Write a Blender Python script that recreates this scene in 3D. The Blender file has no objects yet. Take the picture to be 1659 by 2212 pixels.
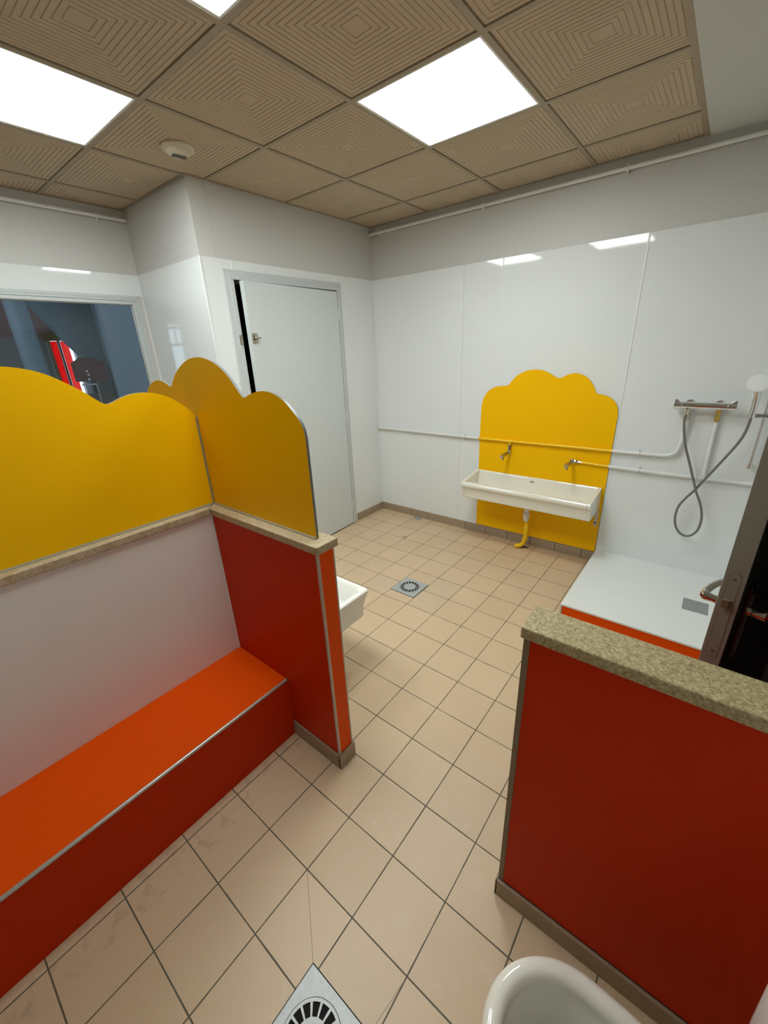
import bpy, bmesh, math, random
from mathutils import Vector, Matrix
random.seed(4)
SC = bpy.context.scene
COL = SC.collection

# ---------------------------------------------------------------- camera
cam_d = bpy.data.cameras.new('camera'); cam = bpy.data.objects.new('camera', cam_d); COL.objects.link(cam)
cam_d.sensor_fit = 'HORIZONTAL'; cam_d.sensor_width = 36.0; cam_d.lens = 36.0 * 878.876 / 1659.0
cam_d.clip_start = 0.02
RW = ((0.7820526998508835, -0.20166838033001966, 0.5896807941853037),
      (0.6218820989394801, 0.3143163352101027, -0.7172641747910717),
      (-0.04069680177324393, 0.92765031439393, 0.37122589420765406))
cam.matrix_world = Matrix.Translation((2.64963, -3.20906, 1.61337)) @ Matrix(RW).to_4x4()
SC.camera = cam

# ---------------------------------------------------------------- world, exposure, levels
W_STRENGTH = 3.0       # daylight outside the far windows
PANEL_POWER = 20.0      # emission of the ceiling light panels
SC.view_settings.view_transform = 'Standard'; SC.view_settings.look = 'None'
SC.view_settings.gamma = 1.0; SC.view_settings.use_curve_mapping = False
SC.view_settings.exposure = 0.0
wd = bpy.data.worlds.new('daylight'); SC.world = wd; wd.use_nodes = True
wd.node_tree.nodes['Background'].inputs[0].default_value = (0.72, 0.86, 1.0, 1)
wd.node_tree.nodes['Background'].inputs[1].default_value = W_STRENGTH
al = bpy.data.lights.new('next_room_fill', 'AREA'); al.energy = 26; al.size = 1.2; al.color = (0.8, 0.9, 1.0)  # unseen fill light, added to brighten the room beyond the window
alo = bpy.data.objects.new('next_room_fill', al); COL.objects.link(alo); alo.location = (-1.75, -3.4, 2.6)

# ---------------------------------------------------------------- materials
def s2l(c):
    return tuple(((v / 255) / 12.92 if v / 255 <= 0.04045 else ((v / 255 + 0.055) / 1.055) ** 2.4) for v in c) + (1,)
def mat(name, col, rough=0.5, metal=0.0, noise=0.0, nscale=60, bump=0.0, bscale=400, coat=0.0, spec=0.5):
    m = bpy.data.materials.new(name); m.use_nodes = True
    nt = m.node_tree; b = nt.nodes['Principled BSDF']
    c = col if len(col) == 4 else tuple(col) + (1,)
    b.inputs['Base Color'].default_value = c; b.inputs['Roughness'].default_value = rough
    b.inputs['Metallic'].default_value = metal; b.inputs['Specular IOR Level'].default_value = spec
    b.inputs['Coat Weight'].default_value = coat; b.inputs['Coat Roughness'].default_value = 0.05
    tc = nt.nodes.new('ShaderNodeNewGeometry')
    if noise:
        n = nt.nodes.new('ShaderNodeTexNoise'); n.inputs['Scale'].default_value = nscale; n.inputs['Detail'].default_value = 4
        nt.links.new(tc.outputs['Position'], n.inputs['Vector'])
        mx = nt.nodes.new('ShaderNodeMix'); mx.data_type = 'RGBA'
        mx.inputs[6].default_value = tuple(v * (1 - noise) for v in c[:3]) + (1,)
        mx.inputs[7].default_value = tuple(min(1, v * (1 + noise)) for v in c[:3]) + (1,)
        nt.links.new(n.outputs['Fac'], mx.inputs[0]); nt.links.new(mx.outputs[2], b.inputs['Base Color'])
    if bump:
        n2 = nt.nodes.new('ShaderNodeTexNoise'); n2.inputs['Scale'].default_value = bscale; n2.inputs['Detail'].default_value = 3
        nt.links.new(tc.outputs['Position'], n2.inputs['Vector'])
        bp = nt.nodes.new('ShaderNodeBump'); bp.inputs['Strength'].default_value = bump; bp.inputs['Distance'].default_value = 0.002
        nt.links.new(n2.outputs['Fac'], bp.inputs['Height']); nt.links.new(bp.outputs[0], b.inputs['Normal'])
    return m
def emis(name, col, st):
    m = bpy.data.materials.new(name); m.use_nodes = True; nt = m.node_tree
    b = nt.nodes['Principled BSDF']; b.inputs['Base Color'].default_value = (0.8, 0.8, 0.8, 1)
    b.inputs['Emission Color'].default_value = tuple(col) + (1,); b.inputs['Emission Strength'].default_value = st
    return m
M = {}
M['panel'] = mat('white_laminate', (0.80, 0.83, 0.83), 0.045, noise=0.015, nscale=3, bump=0.02, bscale=5)
M['panel2'] = mat('satin_white_laminate', (0.82, 0.775, 0.75), 0.22, noise=0.015, nscale=3)  # pinkish tint paints in the red reflected from nearby panels
M['paint'] = mat('off_white_paint', (0.60, 0.59, 0.565), 0.5, noise=0.04, nscale=120, bump=0.25, bscale=260)
M['soffit'] = mat('white_soffit_paint', (0.58, 0.585, 0.55), 0.6, noise=0.03, nscale=120, bump=0.2, bscale=260)
M['strip'] = mat('white_plastic_strip', (0.84, 0.86, 0.86), 0.3)
M['plinth'] = mat('taupe_plinth_tile', (0.36, 0.275, 0.19), 0.5, noise=0.12, nscale=25)
M['frame'] = mat('grey_white_frame_paint', (0.56, 0.59, 0.59), 0.45, bump=0.1)
M['doorwhite'] = mat('pale_grey_door_paint', (0.63, 0.68, 0.68), 0.4, noise=0.02, nscale=200, bump=0.1)
M['red'] = mat('red_orange_laminate_shaded', (0.58, 0.029, 0.0005), 0.42, spec=0.10, noise=0.05, nscale=300, bump=0.1, bscale=900)  # same laminate as orange, colour darkened for faces in shade
M['orange'] = mat('red_orange_laminate_lit', (0.85, 0.085, 0.0005), 0.42, spec=0.10, noise=0.05, nscale=300, bump=0.1, bscale=900)  # same laminate as red, colour raised for faces that catch the light
M['yellow'] = mat('yellow_laminate', (0.98, 0.53, 0.0005), 0.42, spec=0.12, noise=0.03, nscale=300, bump=0.1, bscale=900)
M['yedge'] = mat('grey_laminate_edge', (0.20, 0.205, 0.20), 0.3)
M['ypaint'] = mat('yellow_pipe_paint', (0.95, 0.58, 0.001), 0.35)
M['ptrim'] = mat('aluminium_trim', (0.50, 0.47, 0.44), 0.32, metal=0.55)
M['btrim'] = mat('brown_grey_trim', (0.22, 0.17, 0.11), 0.5, metal=0.3)
M['ceramic'] = mat('white_glazed_ceramic', (0.86, 0.85, 0.80), 0.08, coat=0.6)
M['ceramic2'] = mat('cream_glazed_ceramic', (0.84, 0.82, 0.73), 0.05, coat=0.6)
M['plastic'] = mat('white_plastic', (0.80, 0.80, 0.78), 0.3)
M['pipe'] = mat('white_pipe_paint', (0.80, 0.80, 0.78), 0.3)
M['chrome'] = mat('chrome', (0.72, 0.72, 0.72), 0.08, metal=1.0)
M['oldchrome'] = mat('worn_chrome', (0.48, 0.44, 0.36), 0.22, metal=1.0)
M['brass'] = mat('brass', (0.55, 0.38, 0.10), 0.25, metal=1.0)
M['hose'] = mat('grey_metal_hose', (0.22, 0.22, 0.21), 0.35, metal=0.5)
M['steel'] = mat('brushed_steel', (0.42, 0.44, 0.44), 0.42, metal=0.7, noise=0.12, nscale=60)
M['alu'] = mat('cast_aluminium_drain', (0.47, 0.49, 0.49), 0.5, metal=0.35, noise=0.15, nscale=90)
M['black'] = mat('black_void', (0.004, 0.004, 0.004), 0.9)
M['tray'] = mat('white_tray_panel', (0.82, 0.85, 0.83), 0.4, bump=0.1, bscale=700)
M['grid'] = mat('tan_ceiling_grid', (0.36, 0.29, 0.20), 0.5)
M['ctile'] = mat('tan_ceiling_tile', (0.54, 0.435, 0.315), 0.9, noise=0.16, nscale=350, bump=0.5, bscale=500)
M['seal'] = mat('grey_sealant', (0.30, 0.26, 0.17), 0.4)
M['sensor'] = mat('cream_sensor_plastic', (0.62, 0.55, 0.42), 0.5)
M['darkgrey'] = mat('dark_grey_slot', (0.10, 0.09, 0.075), 0.6)
M['gdoor'] = mat('grey_brown_door_paint', (0.21, 0.19, 0.15), 0.35, noise=0.05, nscale=60, bump=0.1)
M['gface'] = mat('shaded_door_face', (0.025, 0.025, 0.023), 0.5, spec=0.2)  # near-black stands in for shade on the grey door's corridor side
M['plate'] = mat('dark_metal_plate', (0.06, 0.055, 0.05), 0.12, metal=0.8)
M['lever'] = mat('dark_chrome_lever', (0.55, 0.54, 0.52), 0.12, metal=1.0)
M['blue'] = mat('slate_blue_paint', (0.19, 0.24, 0.285), 0.6)
M['blue2'] = mat('pale_slate_blue_paint', (0.25, 0.34, 0.40), 0.6)
M['rose'] = mat('dusty_rose_paint', (0.42, 0.25, 0.24), 0.7)
M['greywall'] = mat('grey_wall_paint', (0.36, 0.35, 0.34), 0.7)
M['maroon'] = mat('maroon_board', (0.075, 0.014, 0.017), 0.6)
M['charc'] = mat('charcoal_board', (0.035, 0.035, 0.033), 0.6)
M['olive'] = mat('olive_fabric', (0.20, 0.15, 0.05), 0.8)
M['wood'] = mat('light_wood', (0.35, 0.22, 0.10), 0.5)
M['stainbrown'] = mat('rust_stain', (0.30, 0.17, 0.06), 0.7)
M['lightpanel'] = emis('light_diffuser', (0.93, 1.0, 0.985), PANEL_POWER)
M['water'] = mat('still_water', (0.40, 0.41, 0.35), 0.03)

def curtain():
    m = bpy.data.materials.new('red_curtain'); m.use_nodes = True; nt = m.node_tree
    b = nt.nodes['Principled BSDF']; b.inputs['Base Color'].default_value = (0.8, 0.03, 0.03, 1)
    tr = nt.nodes.new('ShaderNodeBsdfTranslucent'); tr.inputs[0].default_value = (0.95, 0.05, 0.05, 1)
    mx = nt.nodes.new('ShaderNodeMixShader'); mx.inputs[0].default_value = 0.8
    nt.links.new(b.outputs[0], mx.inputs[1]); nt.links.new(tr.outputs[0], mx.inputs[2])
    nt.links.new(mx.outputs[0], nt.nodes['Material Output'].inputs['Surface']); return m
M['curtain'] = curtain()
def glass():
    m = bpy.data.materials.new('window_glass'); m.use_nodes = True; nt = m.node_tree
    tr = nt.nodes.new('ShaderNodeBsdfTransparent'); tr.inputs[0].default_value = (0.86, 0.93, 0.95, 1)
    gl = nt.nodes.new('ShaderNodeBsdfGlossy'); gl.inputs['Roughness'].default_value = 0.02
    fr = nt.nodes.new('ShaderNodeFresnel'); fr.inputs[0].default_value = 1.5
    mx = nt.nodes.new('ShaderNodeMixShader')
    nt.links.new(fr.outputs[0], mx.inputs[0]); nt.links.new(tr.outputs[0], mx.inputs[1]); nt.links.new(gl.outputs[0], mx.inputs[2])
    nt.links.new(mx.outputs[0], nt.nodes['Material Output'].inputs['Surface']); return m
M['glass'] = glass()

def stone(name, cols, scale, stain=0.0):
    m = bpy.data.materials.new(name); m.use_nodes = True; nt = m.node_tree; b = nt.nodes['Principled BSDF']
    b.inputs['Roughness'].default_value = 0.45
    g = nt.nodes.new('ShaderNodeNewGeometry')
    n = nt.nodes.new('ShaderNodeTexNoise'); n.inputs['Scale'].default_value = scale; n.inputs['Detail'].default_value = 6; n.inputs['Roughness'].default_value = 0.7
    n.inputs['Distortion'].default_value = 0.8
    nt.links.new(g.outputs['Position'], n.inputs['Vector'])
    r = nt.nodes.new('ShaderNodeValToRGB'); e = r.color_ramp.elements
    e[0].position = 0.34; e[0].color = tuple(cols[0]) + (1,); e[1].position = 0.70; e[1].color = tuple(cols[2]) + (1,)
    k = e.new(0.5); k.color = tuple(cols[1]) + (1,)
    nt.links.new(n.outputs['Fac'], r.inputs[0]); out = r.outputs[0]
    v = nt.nodes.new('ShaderNodeTexVoronoi'); v.inputs['Scale'].default_value = scale * 1.6
    nt.links.new(g.outputs['Position'], v.inputs['Vector'])
    lt = nt.nodes.new('ShaderNodeMath'); lt.operation = 'LESS_THAN'; lt.inputs[1].default_value = 0.16
    nt.links.new(v.outputs['Distance'], lt.inputs[0])
    mf = nt.nodes.new('ShaderNodeMath'); mf.operation = 'MULTIPLY'; mf.inputs[1].default_value = 0.35
    nt.links.new(lt.outputs[0], mf.inputs[0])
    mx = nt.nodes.new('ShaderNodeMix'); mx.data_type = 'RGBA'; mx.inputs[7].default_value = tuple(min(1, c * 1.5) for c in cols[2]) + (1,)
    nt.links.new(mf.outputs[0], mx.inputs[0]); nt.links.new(out, mx.inputs[6]); out = mx.outputs[2]
    if stain:
        n3 = nt.nodes.new('ShaderNodeTexNoise'); n3.inputs['Scale'].default_value = 14; n3.inputs['Detail'].default_value = 6; n3.inputs['Roughness'].default_value = 0.75
        nt.links.new(g.outputs['Position'], n3.inputs['Vector'])
        r3 = nt.nodes.new('ShaderNodeMapRange'); r3.inputs[1].default_value = 0.52; r3.inputs[2].default_value = 0.66; r3.inputs[4].default_value = stain
        nt.links.new(n3.outputs['Fac'], r3.inputs[0])
        m3 = nt.nodes.new('ShaderNodeMix'); m3.data_type = 'RGBA'; m3.inputs[7].default_value = (0.36, 0.20, 0.065, 1)
        nt.links.new(r3.outputs[0], m3.inputs[0]); nt.links.new(out, m3.inputs[6]); out = m3.outputs[2]
    nt.links.new(out, b.inputs['Base Color'])
    return m
M['stone'] = stone('beige_speckled_stone', ((0.20, 0.15, 0.065), (0.40, 0.32, 0.165), (0.66, 0.56, 0.34)), 130)
M['stone2'] = stone('worn_cream_stone', ((0.36, 0.28, 0.16), (0.47, 0.38, 0.24), (0.58, 0.49, 0.33)), 60, 0.7)

TS, TX, TY = 0.20586, 1.47098, -1.94245
def floor_mat():
    m = bpy.data.materials.new('beige_floor_tiles'); m.use_nodes = True; nt = m.node_tree; N = nt.nodes; L = nt.links
    b = N['Principled BSDF']; b.inputs['Roughness'].default_value = 0.42
    g = N.new('ShaderNodeNewGeometry'); sp = N.new('ShaderNodeSeparateXYZ'); L.new(g.outputs['Position'], sp.inputs[0])
    def mt(op, a, c=None, d=None):
        n = N.new('ShaderNodeMath'); n.operation = op
        for i, v in enumerate((a, c, d)):
            if v is None: continue
            if isinstance(v, (int, float)): n.inputs[i].default_value = v
            else: L.new(v, n.inputs[i])
        return n.outputs[0]
    X, Y = sp.outputs[0], sp.outputs[1]
    u = mt('DIVIDE', mt('SUBTRACT', X, TX), TS); v = mt('DIVIDE', mt('SUBTRACT', Y, TY), TS)
    def edge(w):
        f = mt('FRACT', w); return mt('MULTIPLY', mt('MINIMUM', f, mt('SUBTRACT', 1.0, f)), TS)
    wn = N.new('ShaderNodeTexNoise'); wn.inputs['Scale'].default_value = 9; wn.inputs['Detail'].default_value = 3
    L.new(g.outputs['Position'], wn.inputs['Vector'])
    gw = mt('ADD', 0.0009, mt('MULTIPLY', wn.outputs['Fac'], 0.0022))
    d = mt('MINIMUM', edge(u), edge(v))
    def seg(x0, y0, x1, y1, w):      # a thin cut joint between two points of the floor
        dx, dy = x1 - x0, y1 - y0; l2 = dx * dx + dy * dy
        t = mt('DIVIDE', mt('ADD', mt('MULTIPLY', mt('SUBTRACT', X, x0), dx), mt('MULTIPLY', mt('SUBTRACT', Y, y0), dy)), l2)
        t = mt('MINIMUM', mt('MAXIMUM', t, 0.0), 1.0)
        qx = mt('SUBTRACT', X, mt('ADD', mt('MULTIPLY', t, dx), x0)); qy = mt('SUBTRACT', Y, mt('ADD', mt('MULTIPLY', t, dy), y0))
        return mt('LESS_THAN', mt('SQRT', mt('ADD', mt('MULTIPLY', qx, qx), mt('MULTIPLY', qy, qy))), w)
    grout = mt('LESS_THAN', d, gw)
    thin = mt('MAXIMUM', seg(1.883, -2.766, 2.070, -2.909, 0.0008), seg(2.295, -2.766, 2.281, -2.885, 0.0008))
    cb = N.new('ShaderNodeCombineXYZ'); L.new(mt('FLOOR', u), cb.inputs[0]); L.new(mt('FLOOR', v), cb.inputs[1])
    wh = N.new('ShaderNodeTexWhiteNoise'); L.new(cb.outputs[0], wh.inputs['Vector'])
    n1 = N.new('ShaderNodeTexNoise'); n1.inputs['Scale'].default_value = 260; n1.inputs['Detail'].default_value = 3; L.new(g.outputs['Position'], n1.inputs['Vector'])
    n2 = N.new('ShaderNodeTexNoise'); n2.inputs['Scale'].default_value = 5; n2.inputs['Detail'].default_value = 5; L.new(g.outputs['Position'], n2.inputs['Vector'])
    val = mt('ADD', mt('ADD', 0.10, mt('MULTIPLY', wh.outputs[0], 0.17)), mt('ADD', mt('MULTIPLY', n1.outputs['Fac'], 0.35), mt('MULTIPLY', n2.outputs['Fac'], 0.3)))
    r = N.new('ShaderNodeValToRGB'); e = r.color_ramp.elements
    e[0].position = 0.2; e[0].color = (0.57, 0.415, 0.258, 1); e[1].position = 0.8; e[1].color = (0.70, 0.528, 0.345, 1)
    L.new(val, r.inputs[0]); out = r.outputs[0]
    def mix(fac, a, col):
        x = N.new('ShaderNodeMix'); x.data_type = 'RGBA'; L.new(fac, x.inputs[0]); L.new(a, x.inputs[6]); x.inputs[7].default_value = tuple(col) + (1,); return x.outputs[2]
    def inbox(x0, x1, y0, y1):
        return mt('MULTIPLY', mt('MULTIPLY', mt('GREATER_THAN', X, x0), mt('LESS_THAN', X, x1)), mt('MULTIPLY', mt('GREATER_THAN', Y, y0), mt('LESS_THAN', Y, y1)))
    # grey repaired tiles beside the far drain
    patch = mt('MAXIMUM', inbox(1.262, 1.471, -1.325, -0.913), inbox(0.853, 1.06, -1.325, -1.119))
    out = mix(mt('MULTIPLY', patch, 0.28), out, (0.52, 0.45, 0.34))
    # pale cleaning marks
    n4 = N.new('ShaderNodeTexNoise'); n4.inputs['Scale'].default_value = 11; n4.inputs['Detail'].default_value = 8; n4.inputs['Roughness'].default_value = 0.7; n4.inputs['Distortion'].default_value = 1.2
    L.new(g.outputs['Position'], n4.inputs['Vector'])
    mr = N.new('ShaderNodeMapRange'); mr.inputs[1].default_value = 0.56; mr.inputs[2].default_value = 0.68; mr.inputs[4].default_value = 0.22
    L.new(n4.outputs['Fac'], mr.inputs[0]); out = mix(mr.outputs[0], out, (0.74, 0.62, 0.48))
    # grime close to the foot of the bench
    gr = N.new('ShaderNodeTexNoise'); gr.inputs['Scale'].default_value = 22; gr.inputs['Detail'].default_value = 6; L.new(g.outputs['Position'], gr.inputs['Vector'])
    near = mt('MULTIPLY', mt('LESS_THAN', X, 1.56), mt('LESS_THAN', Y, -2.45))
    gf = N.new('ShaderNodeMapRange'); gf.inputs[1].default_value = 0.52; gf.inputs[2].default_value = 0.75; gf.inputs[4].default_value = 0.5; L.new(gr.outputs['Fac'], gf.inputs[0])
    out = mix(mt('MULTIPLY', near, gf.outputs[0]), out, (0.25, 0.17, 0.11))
    # small brown spots
    vo = N.new('ShaderNodeTexVoronoi'); vo.inputs['Scale'].default_value = 4.2; L.new(g.outputs['Position'], vo.inputs['Vector'])
    out = mix(mt('MULTIPLY', mt('LESS_THAN', vo.outputs['Distance'], 0.016), 0.7), out, (0.20, 0.11, 0.07))
    out = mix(grout, out, (0.115, 0.105, 0.07)); out = mix(mt('MULTIPLY', thin, 0.8), out, (0.15, 0.12, 0.08))
    L.new(out, b.inputs['Base Color'])
    bp = N.new('ShaderNodeBump'); bp.inputs['Strength'].default_value = 0.5; bp.inputs['Distance'].default_value = 0.002
    h = mt('ADD', mt('MULTIPLY', mt('SUBTRACT', 1.0, mt('MAXIMUM', grout, thin)), 1.0), mt('MULTIPLY', n1.outputs['Fac'], 0.15))
    L.new(h, bp.inputs['Height']); L.new(bp.outputs[0], b.inputs['Normal'])
    L.new(mt('ADD', 0.40, mt('MULTIPLY', grout, 0.4)), b.inputs['Roughness'])
    return m
M['floor'] = floor_mat()

# ---------------------------------------------------------------- mesh helpers
def obj(name, bm, m, parent=None, bevel=0.0, seg=2, smooth=False, recalc=True):
    if recalc: bmesh.ops.recalc_face_normals(bm, faces=bm.faces[:])
    me = bpy.data.meshes.new(name)
    if smooth:
        for f in bm.faces: f.smooth = True
    bm.to_mesh(me); bm.free()
    for x in (m if isinstance(m, (list, tuple)) else [m]): me.materials.append(M[x] if isinstance(x, str) else x)
    o = bpy.data.objects.new(name, me); COL.objects.link(o)
    if parent:
        o.parent = parent
        o.matrix_parent_inverse = parent.matrix_world.inverted() if parent.type != 'EMPTY' else Matrix.Translation(-parent.location)
    if bevel:
        b = o.modifiers.new('bevel', 'BEVEL'); b.width = bevel; b.segments = seg; b.limit_method = 'ANGLE'; b.angle_limit = math.radians(40)
        for p in me.polygons: p.use_smooth = True
        w = o.modifiers.new('weighted', 'WEIGHTED_NORMAL'); w.keep_sharp = True
    elif smooth:
        try:
            me.set_sharp_from_angle(angle=math.radians(38))
        except Exception: pass
    return o
def thing(name, label, cat, loc=(0, 0, 0), group=None, kind=None):
    o = bpy.data.objects.new(name, None); COL.objects.link(o); o.location = loc; o.empty_display_size = 0.1
    if label: o['label'] = label
    if cat: o['category'] = cat
    if group: o['group'] = group
    if kind: o['kind'] = kind
    bpy.context.view_layer.update()
    return o
def tag(o, label, cat, group=None):
    o['label'] = label; o['category'] = cat
    if group: o['group'] = group
    return o
def struct(o): o['kind'] = 'structure'; return o
def bx(bm, x0, x1, y0, y1, z0, z1, mi=0):
    v = [bm.verts.new((x, y, z)) for x in (x0, x1) for y in (y0, y1) for z in (z0, z1)]
    fs = []
    for q in ((0, 1, 3, 2), (4, 6, 7, 5), (0, 4, 5, 1), (2, 3, 7, 6), (0, 2, 6, 4), (1, 5, 7, 3)):
        f = bm.faces.new([v[i] for i in q]); f.material_index = mi; fs.append(f)
    return v
def box(name, x0, x1, y0, y1, z0, z1, m, parent=None, bevel=0.0, seg=2):
    bm = bmesh.new(); bx(bm, x0, x1, y0, y1, z0, z1); return obj(name, bm, m, parent, bevel, seg)
def smoothline(P, n=6, closed=False):
    P = [Vector(p) for p in P]; out = []
    k = len(P); rng = range(k if closed else k - 1)
    for i in rng:
        p1, p2 = P[i], P[(i + 1) % k]
        p0 = P[i - 1] if (i > 0 or closed) else p1 * 2 - p2
        p3 = P[(i + 2) % k] if (i + 2 < k or closed) else p2 * 2 - p1
        for j in range(n):
            t = j / n
            out.append(0.5 * ((2 * p1) + (-p0 + p2) * t + (2 * p0 - 5 * p1 + 4 * p2 - p3) * t * t + (-p0 + 3 * p1 - 3 * p2 + p3) * t ** 3))
    if not closed: out.append(P[-1])
    return out
def tube(bm, P, r, seg=12, cap=True):
    P = [Vector(p) for p in P]; n = len(P); rr = r if isinstance(r, (list, tuple)) else [r] * n
    t0 = (P[1] - P[0]).normalized(); up = Vector((0, 0, 1)) if abs(t0.z) < 0.9 else Vector((1, 0, 0))
    nrm = t0.cross(up).normalized(); rings = []
    for i in range(n):
        if i == 0: t = t0
        elif i == n - 1: t = (P[-1] - P[-2]).normalized()
        else: t = ((P[i + 1] - P[i]).normalized() + (P[i] - P[i - 1]).normalized()).normalized()
        nrm = (nrm - t * nrm.dot(t)).normalized(); bi = t.cross(nrm)
        rings.append([bm.verts.new(P[i] + (nrm * math.cos(a) + bi * math.sin(a)) * rr[i]) for a in [2 * math.pi * k / seg for k in range(seg)]])
    for a, b in zip(rings, rings[1:]):
        for k in range(seg): bm.faces.new((a[k], a[(k + 1) % seg], b[(k + 1) % seg], b[k]))
    if cap: bm.faces.new(rings[0][::-1]); bm.faces.new(rings[-1])
def tub(name, P, r, m, parent=None, seg=12):
    bm = bmesh.new(); tube(bm, P, r, seg); return obj(name, bm, m, parent, smooth=True)
def prism(bm, pts, axis, a, b, mi=0, mside=None):
    """pts are (u,v) on the plane normal to axis: x -> (y,z), y -> (x,z), z -> (x,y)"""
    def P(u, v, w): return {'x': (w, u, v), 'y': (u, w, v), 'z': (u, v, w)}[axis]
    A = [bm.verts.new(P(u, v, a)) for u, v in pts]; B = [bm.verts.new(P(u, v, b)) for u, v in pts]
    f1 = bm.faces.new(A); f2 = bm.faces.new(B[::-1]); f1.material_index = f2.material_index = mi
    n = len(pts)
    for i in range(n):
        f = bm.faces.new((A[i], B[i], B[(i + 1) % n], A[(i + 1) % n])); f.material_index = mi if mside is None else mside
def loft(bm, rings, close_first=False, close_last=False):
    R = [[bm.verts.new(p) for p in r] for r in rings]; n = len(R[0])
    for a, b in zip(R, R[1:]):
        for k in range(n): bm.faces.new((a[k], a[(k + 1) % n], b[(k + 1) % n], b[k]))
    if close_first: bm.faces.new(R[0][::-1])
    if close_last: bm.faces.new(R[-1])

HC, ZP, ZB = 2.589, 2.187, 0.075      # ceiling, top of cladding, top of plinth
PY, AX = -1.646, -0.885               # alcove return wall, window wall
XR, YF = 3.05, -4.9                   # right wall, wall behind the camera
GX, GY = 1.18071, -2.12136            # ceiling grid
RN = -0.012

# ================================================================= THE SETTING
struct(box('floor', AX - .1, XR + .1, YF - .1, 0.1, -0.1, 0, 'floor'))
# back wall (basin and shower)
w = struct(box('wall_back', -0.14, XR, 0.004, 0.15, 0, 2.75, 'paint'))
seams = [0.0, 0.915, 1.231, 2.131, XR]
for a, b in zip(seams, seams[1:]): box('cladding_panel', a + .0008, b - .0008, 0.0, 0.0041, ZB - .005, ZP, 'panel', w)
box('joint_strip', 1.228, 1.2345, -0.0035, 0.001, ZB, ZP, 'strip', w, 0.001)
box('joint_strip', 2.1265, 2.1365, -0.0035, 0.001, ZB, ZP, 'strip', w, 0.001)
box('joint_strip', 0.0, 0.006, -0.006, 0.0, ZB, ZP, 'strip', w, 0.001)
# left wall with closet door, opening y -1.445..-0.495, z 0..2.072
DL, DR, DT = -1.447, -0.492, 2.074
bm = bmesh.new()
bx(bm, -0.14, -0.004, DR, 0.0039, 0, 2.75); bx(bm, -0.14, -0.004, PY + .121, DL, 0, 2.75); bx(bm, -0.14, -0.004, DL, DR, DT, 2.75)
w = struct(obj('wall_left', bm, 'paint'))
box('cladding_panel', -0.004, 0, -0.436, 0.0, ZB, ZP, 'panel', w)
box('cladding_panel', -0.004, 0, -1.428, -0.436, 2.13, ZP, 'panel', w)
box('cladding_panel', -0.004, 0, PY, -1.431, 1.43, ZP, 'panel', w)
box('cladding_panel', -0.004, 0, PY, -1.431, 0, 1.428, 'panel', w)
box('joint_strip', 0, 0.0035, -1.434, -1.426, 2.13, ZP, 'strip', w, .001)
box('corner_profile', -0.006, 0.004, PY - .004, PY + .006, ZB, ZP, 'strip', w, .0015)
# alcove return
w = struct(box('wall_alcove', AX, -0.004, PY + .004, PY + .12, 0, 2.75, 'paint'))
box('cladding_panel', AX, -0.002, PY, PY + .004, 0, ZP, 'panel', w)
box('joint_strip', AX, AX + .006, PY - .006, PY, 0, ZP, 'strip', w, .001)
# window wall: opening
WT, WR, WL, WB = 1.995, -1.735, -3.7, 0.95
bm = bmesh.new()
bx(bm, AX - .12, AX, WR + .05, PY + .12, 0, 2.75); bx(bm, AX - .12, AX, YF, WL, 0, 2.75)
bx(bm, AX - .12, AX, WL, WR + .05, WT + .03, 2.75); bx(bm, AX - .12, AX, WL, WR + .05, 0, WB)
w = struct(obj('wall_window', bm, 'paint'))
box('cladding_panel', AX, AX + .004, WL, PY, 2.05, ZP, 'panel', w)
box('cladding_panel', AX, AX + .004, WL, PY, 0, WB - .06, 'panel', w)
box('cladding_panel', AX, AX + .004, YF, WL - .06, 0, ZP, 'panel', w)
t = thing('window_1', None, None, (AX, WR, WB), kind='structure')
bm = bmesh.new()
for d0, d1, xx in ((0.055, 0.036, .012), (0.034, 0.020, .018), (0.018, -0.004, .026), (0.052, -0.008, .010)):
    prism(bm, [(WL - d0, WT + d0), (WR + d0, WT + d0), (WR + d1, WT + d1), (WL - d1, WT + d1)], 'x', AX - .012, AX + xx)
    prism(bm, [(WR + d0, WT + d0), (WR + d0, WB - d0), (WR + d1, WB - d1), (WR + d1, WT + d1)], 'x', AX - .012, AX + xx)
    prism(bm, [(WL - d0, WT + d0), (WL - d1, WT + d1), (WL - d1, WB - d1), (WL - d0, WB - d0)], 'x', AX - .012, AX + xx)
    prism(bm, [(WL - d0, WB - d0), (WL - d1, WB - d1), (WR + d1, WB - d1), (WR + d0, WB - d0)], 'x', AX - .012, AX + xx)
obj('window_frame', bm, 'frame', t, 0.003)
box('window_pane', AX - .006, AX - .001, WL, WR, WB, WT, 'glass', t)
# right wall with doorway y -2.14..-1.30
bm = bmesh.new()
bx(bm, XR, XR + .12, -1.30, 0.15, 0, 2.75); bx(bm, XR, XR + .12, YF, -2.35, 0, 2.75); bx(bm, XR, XR + .12, -2.35, -1.30, 2.06, 2.75)
w = struct(obj('wall_right', bm, 'paint'))
box('cladding_panel', XR - .004, XR, -1.25, 0, 0.1, ZP, 'panel', w)
box('cladding_panel', XR - .004, XR, YF, -2.46, ZB, ZP, 'panel', w)
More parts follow.
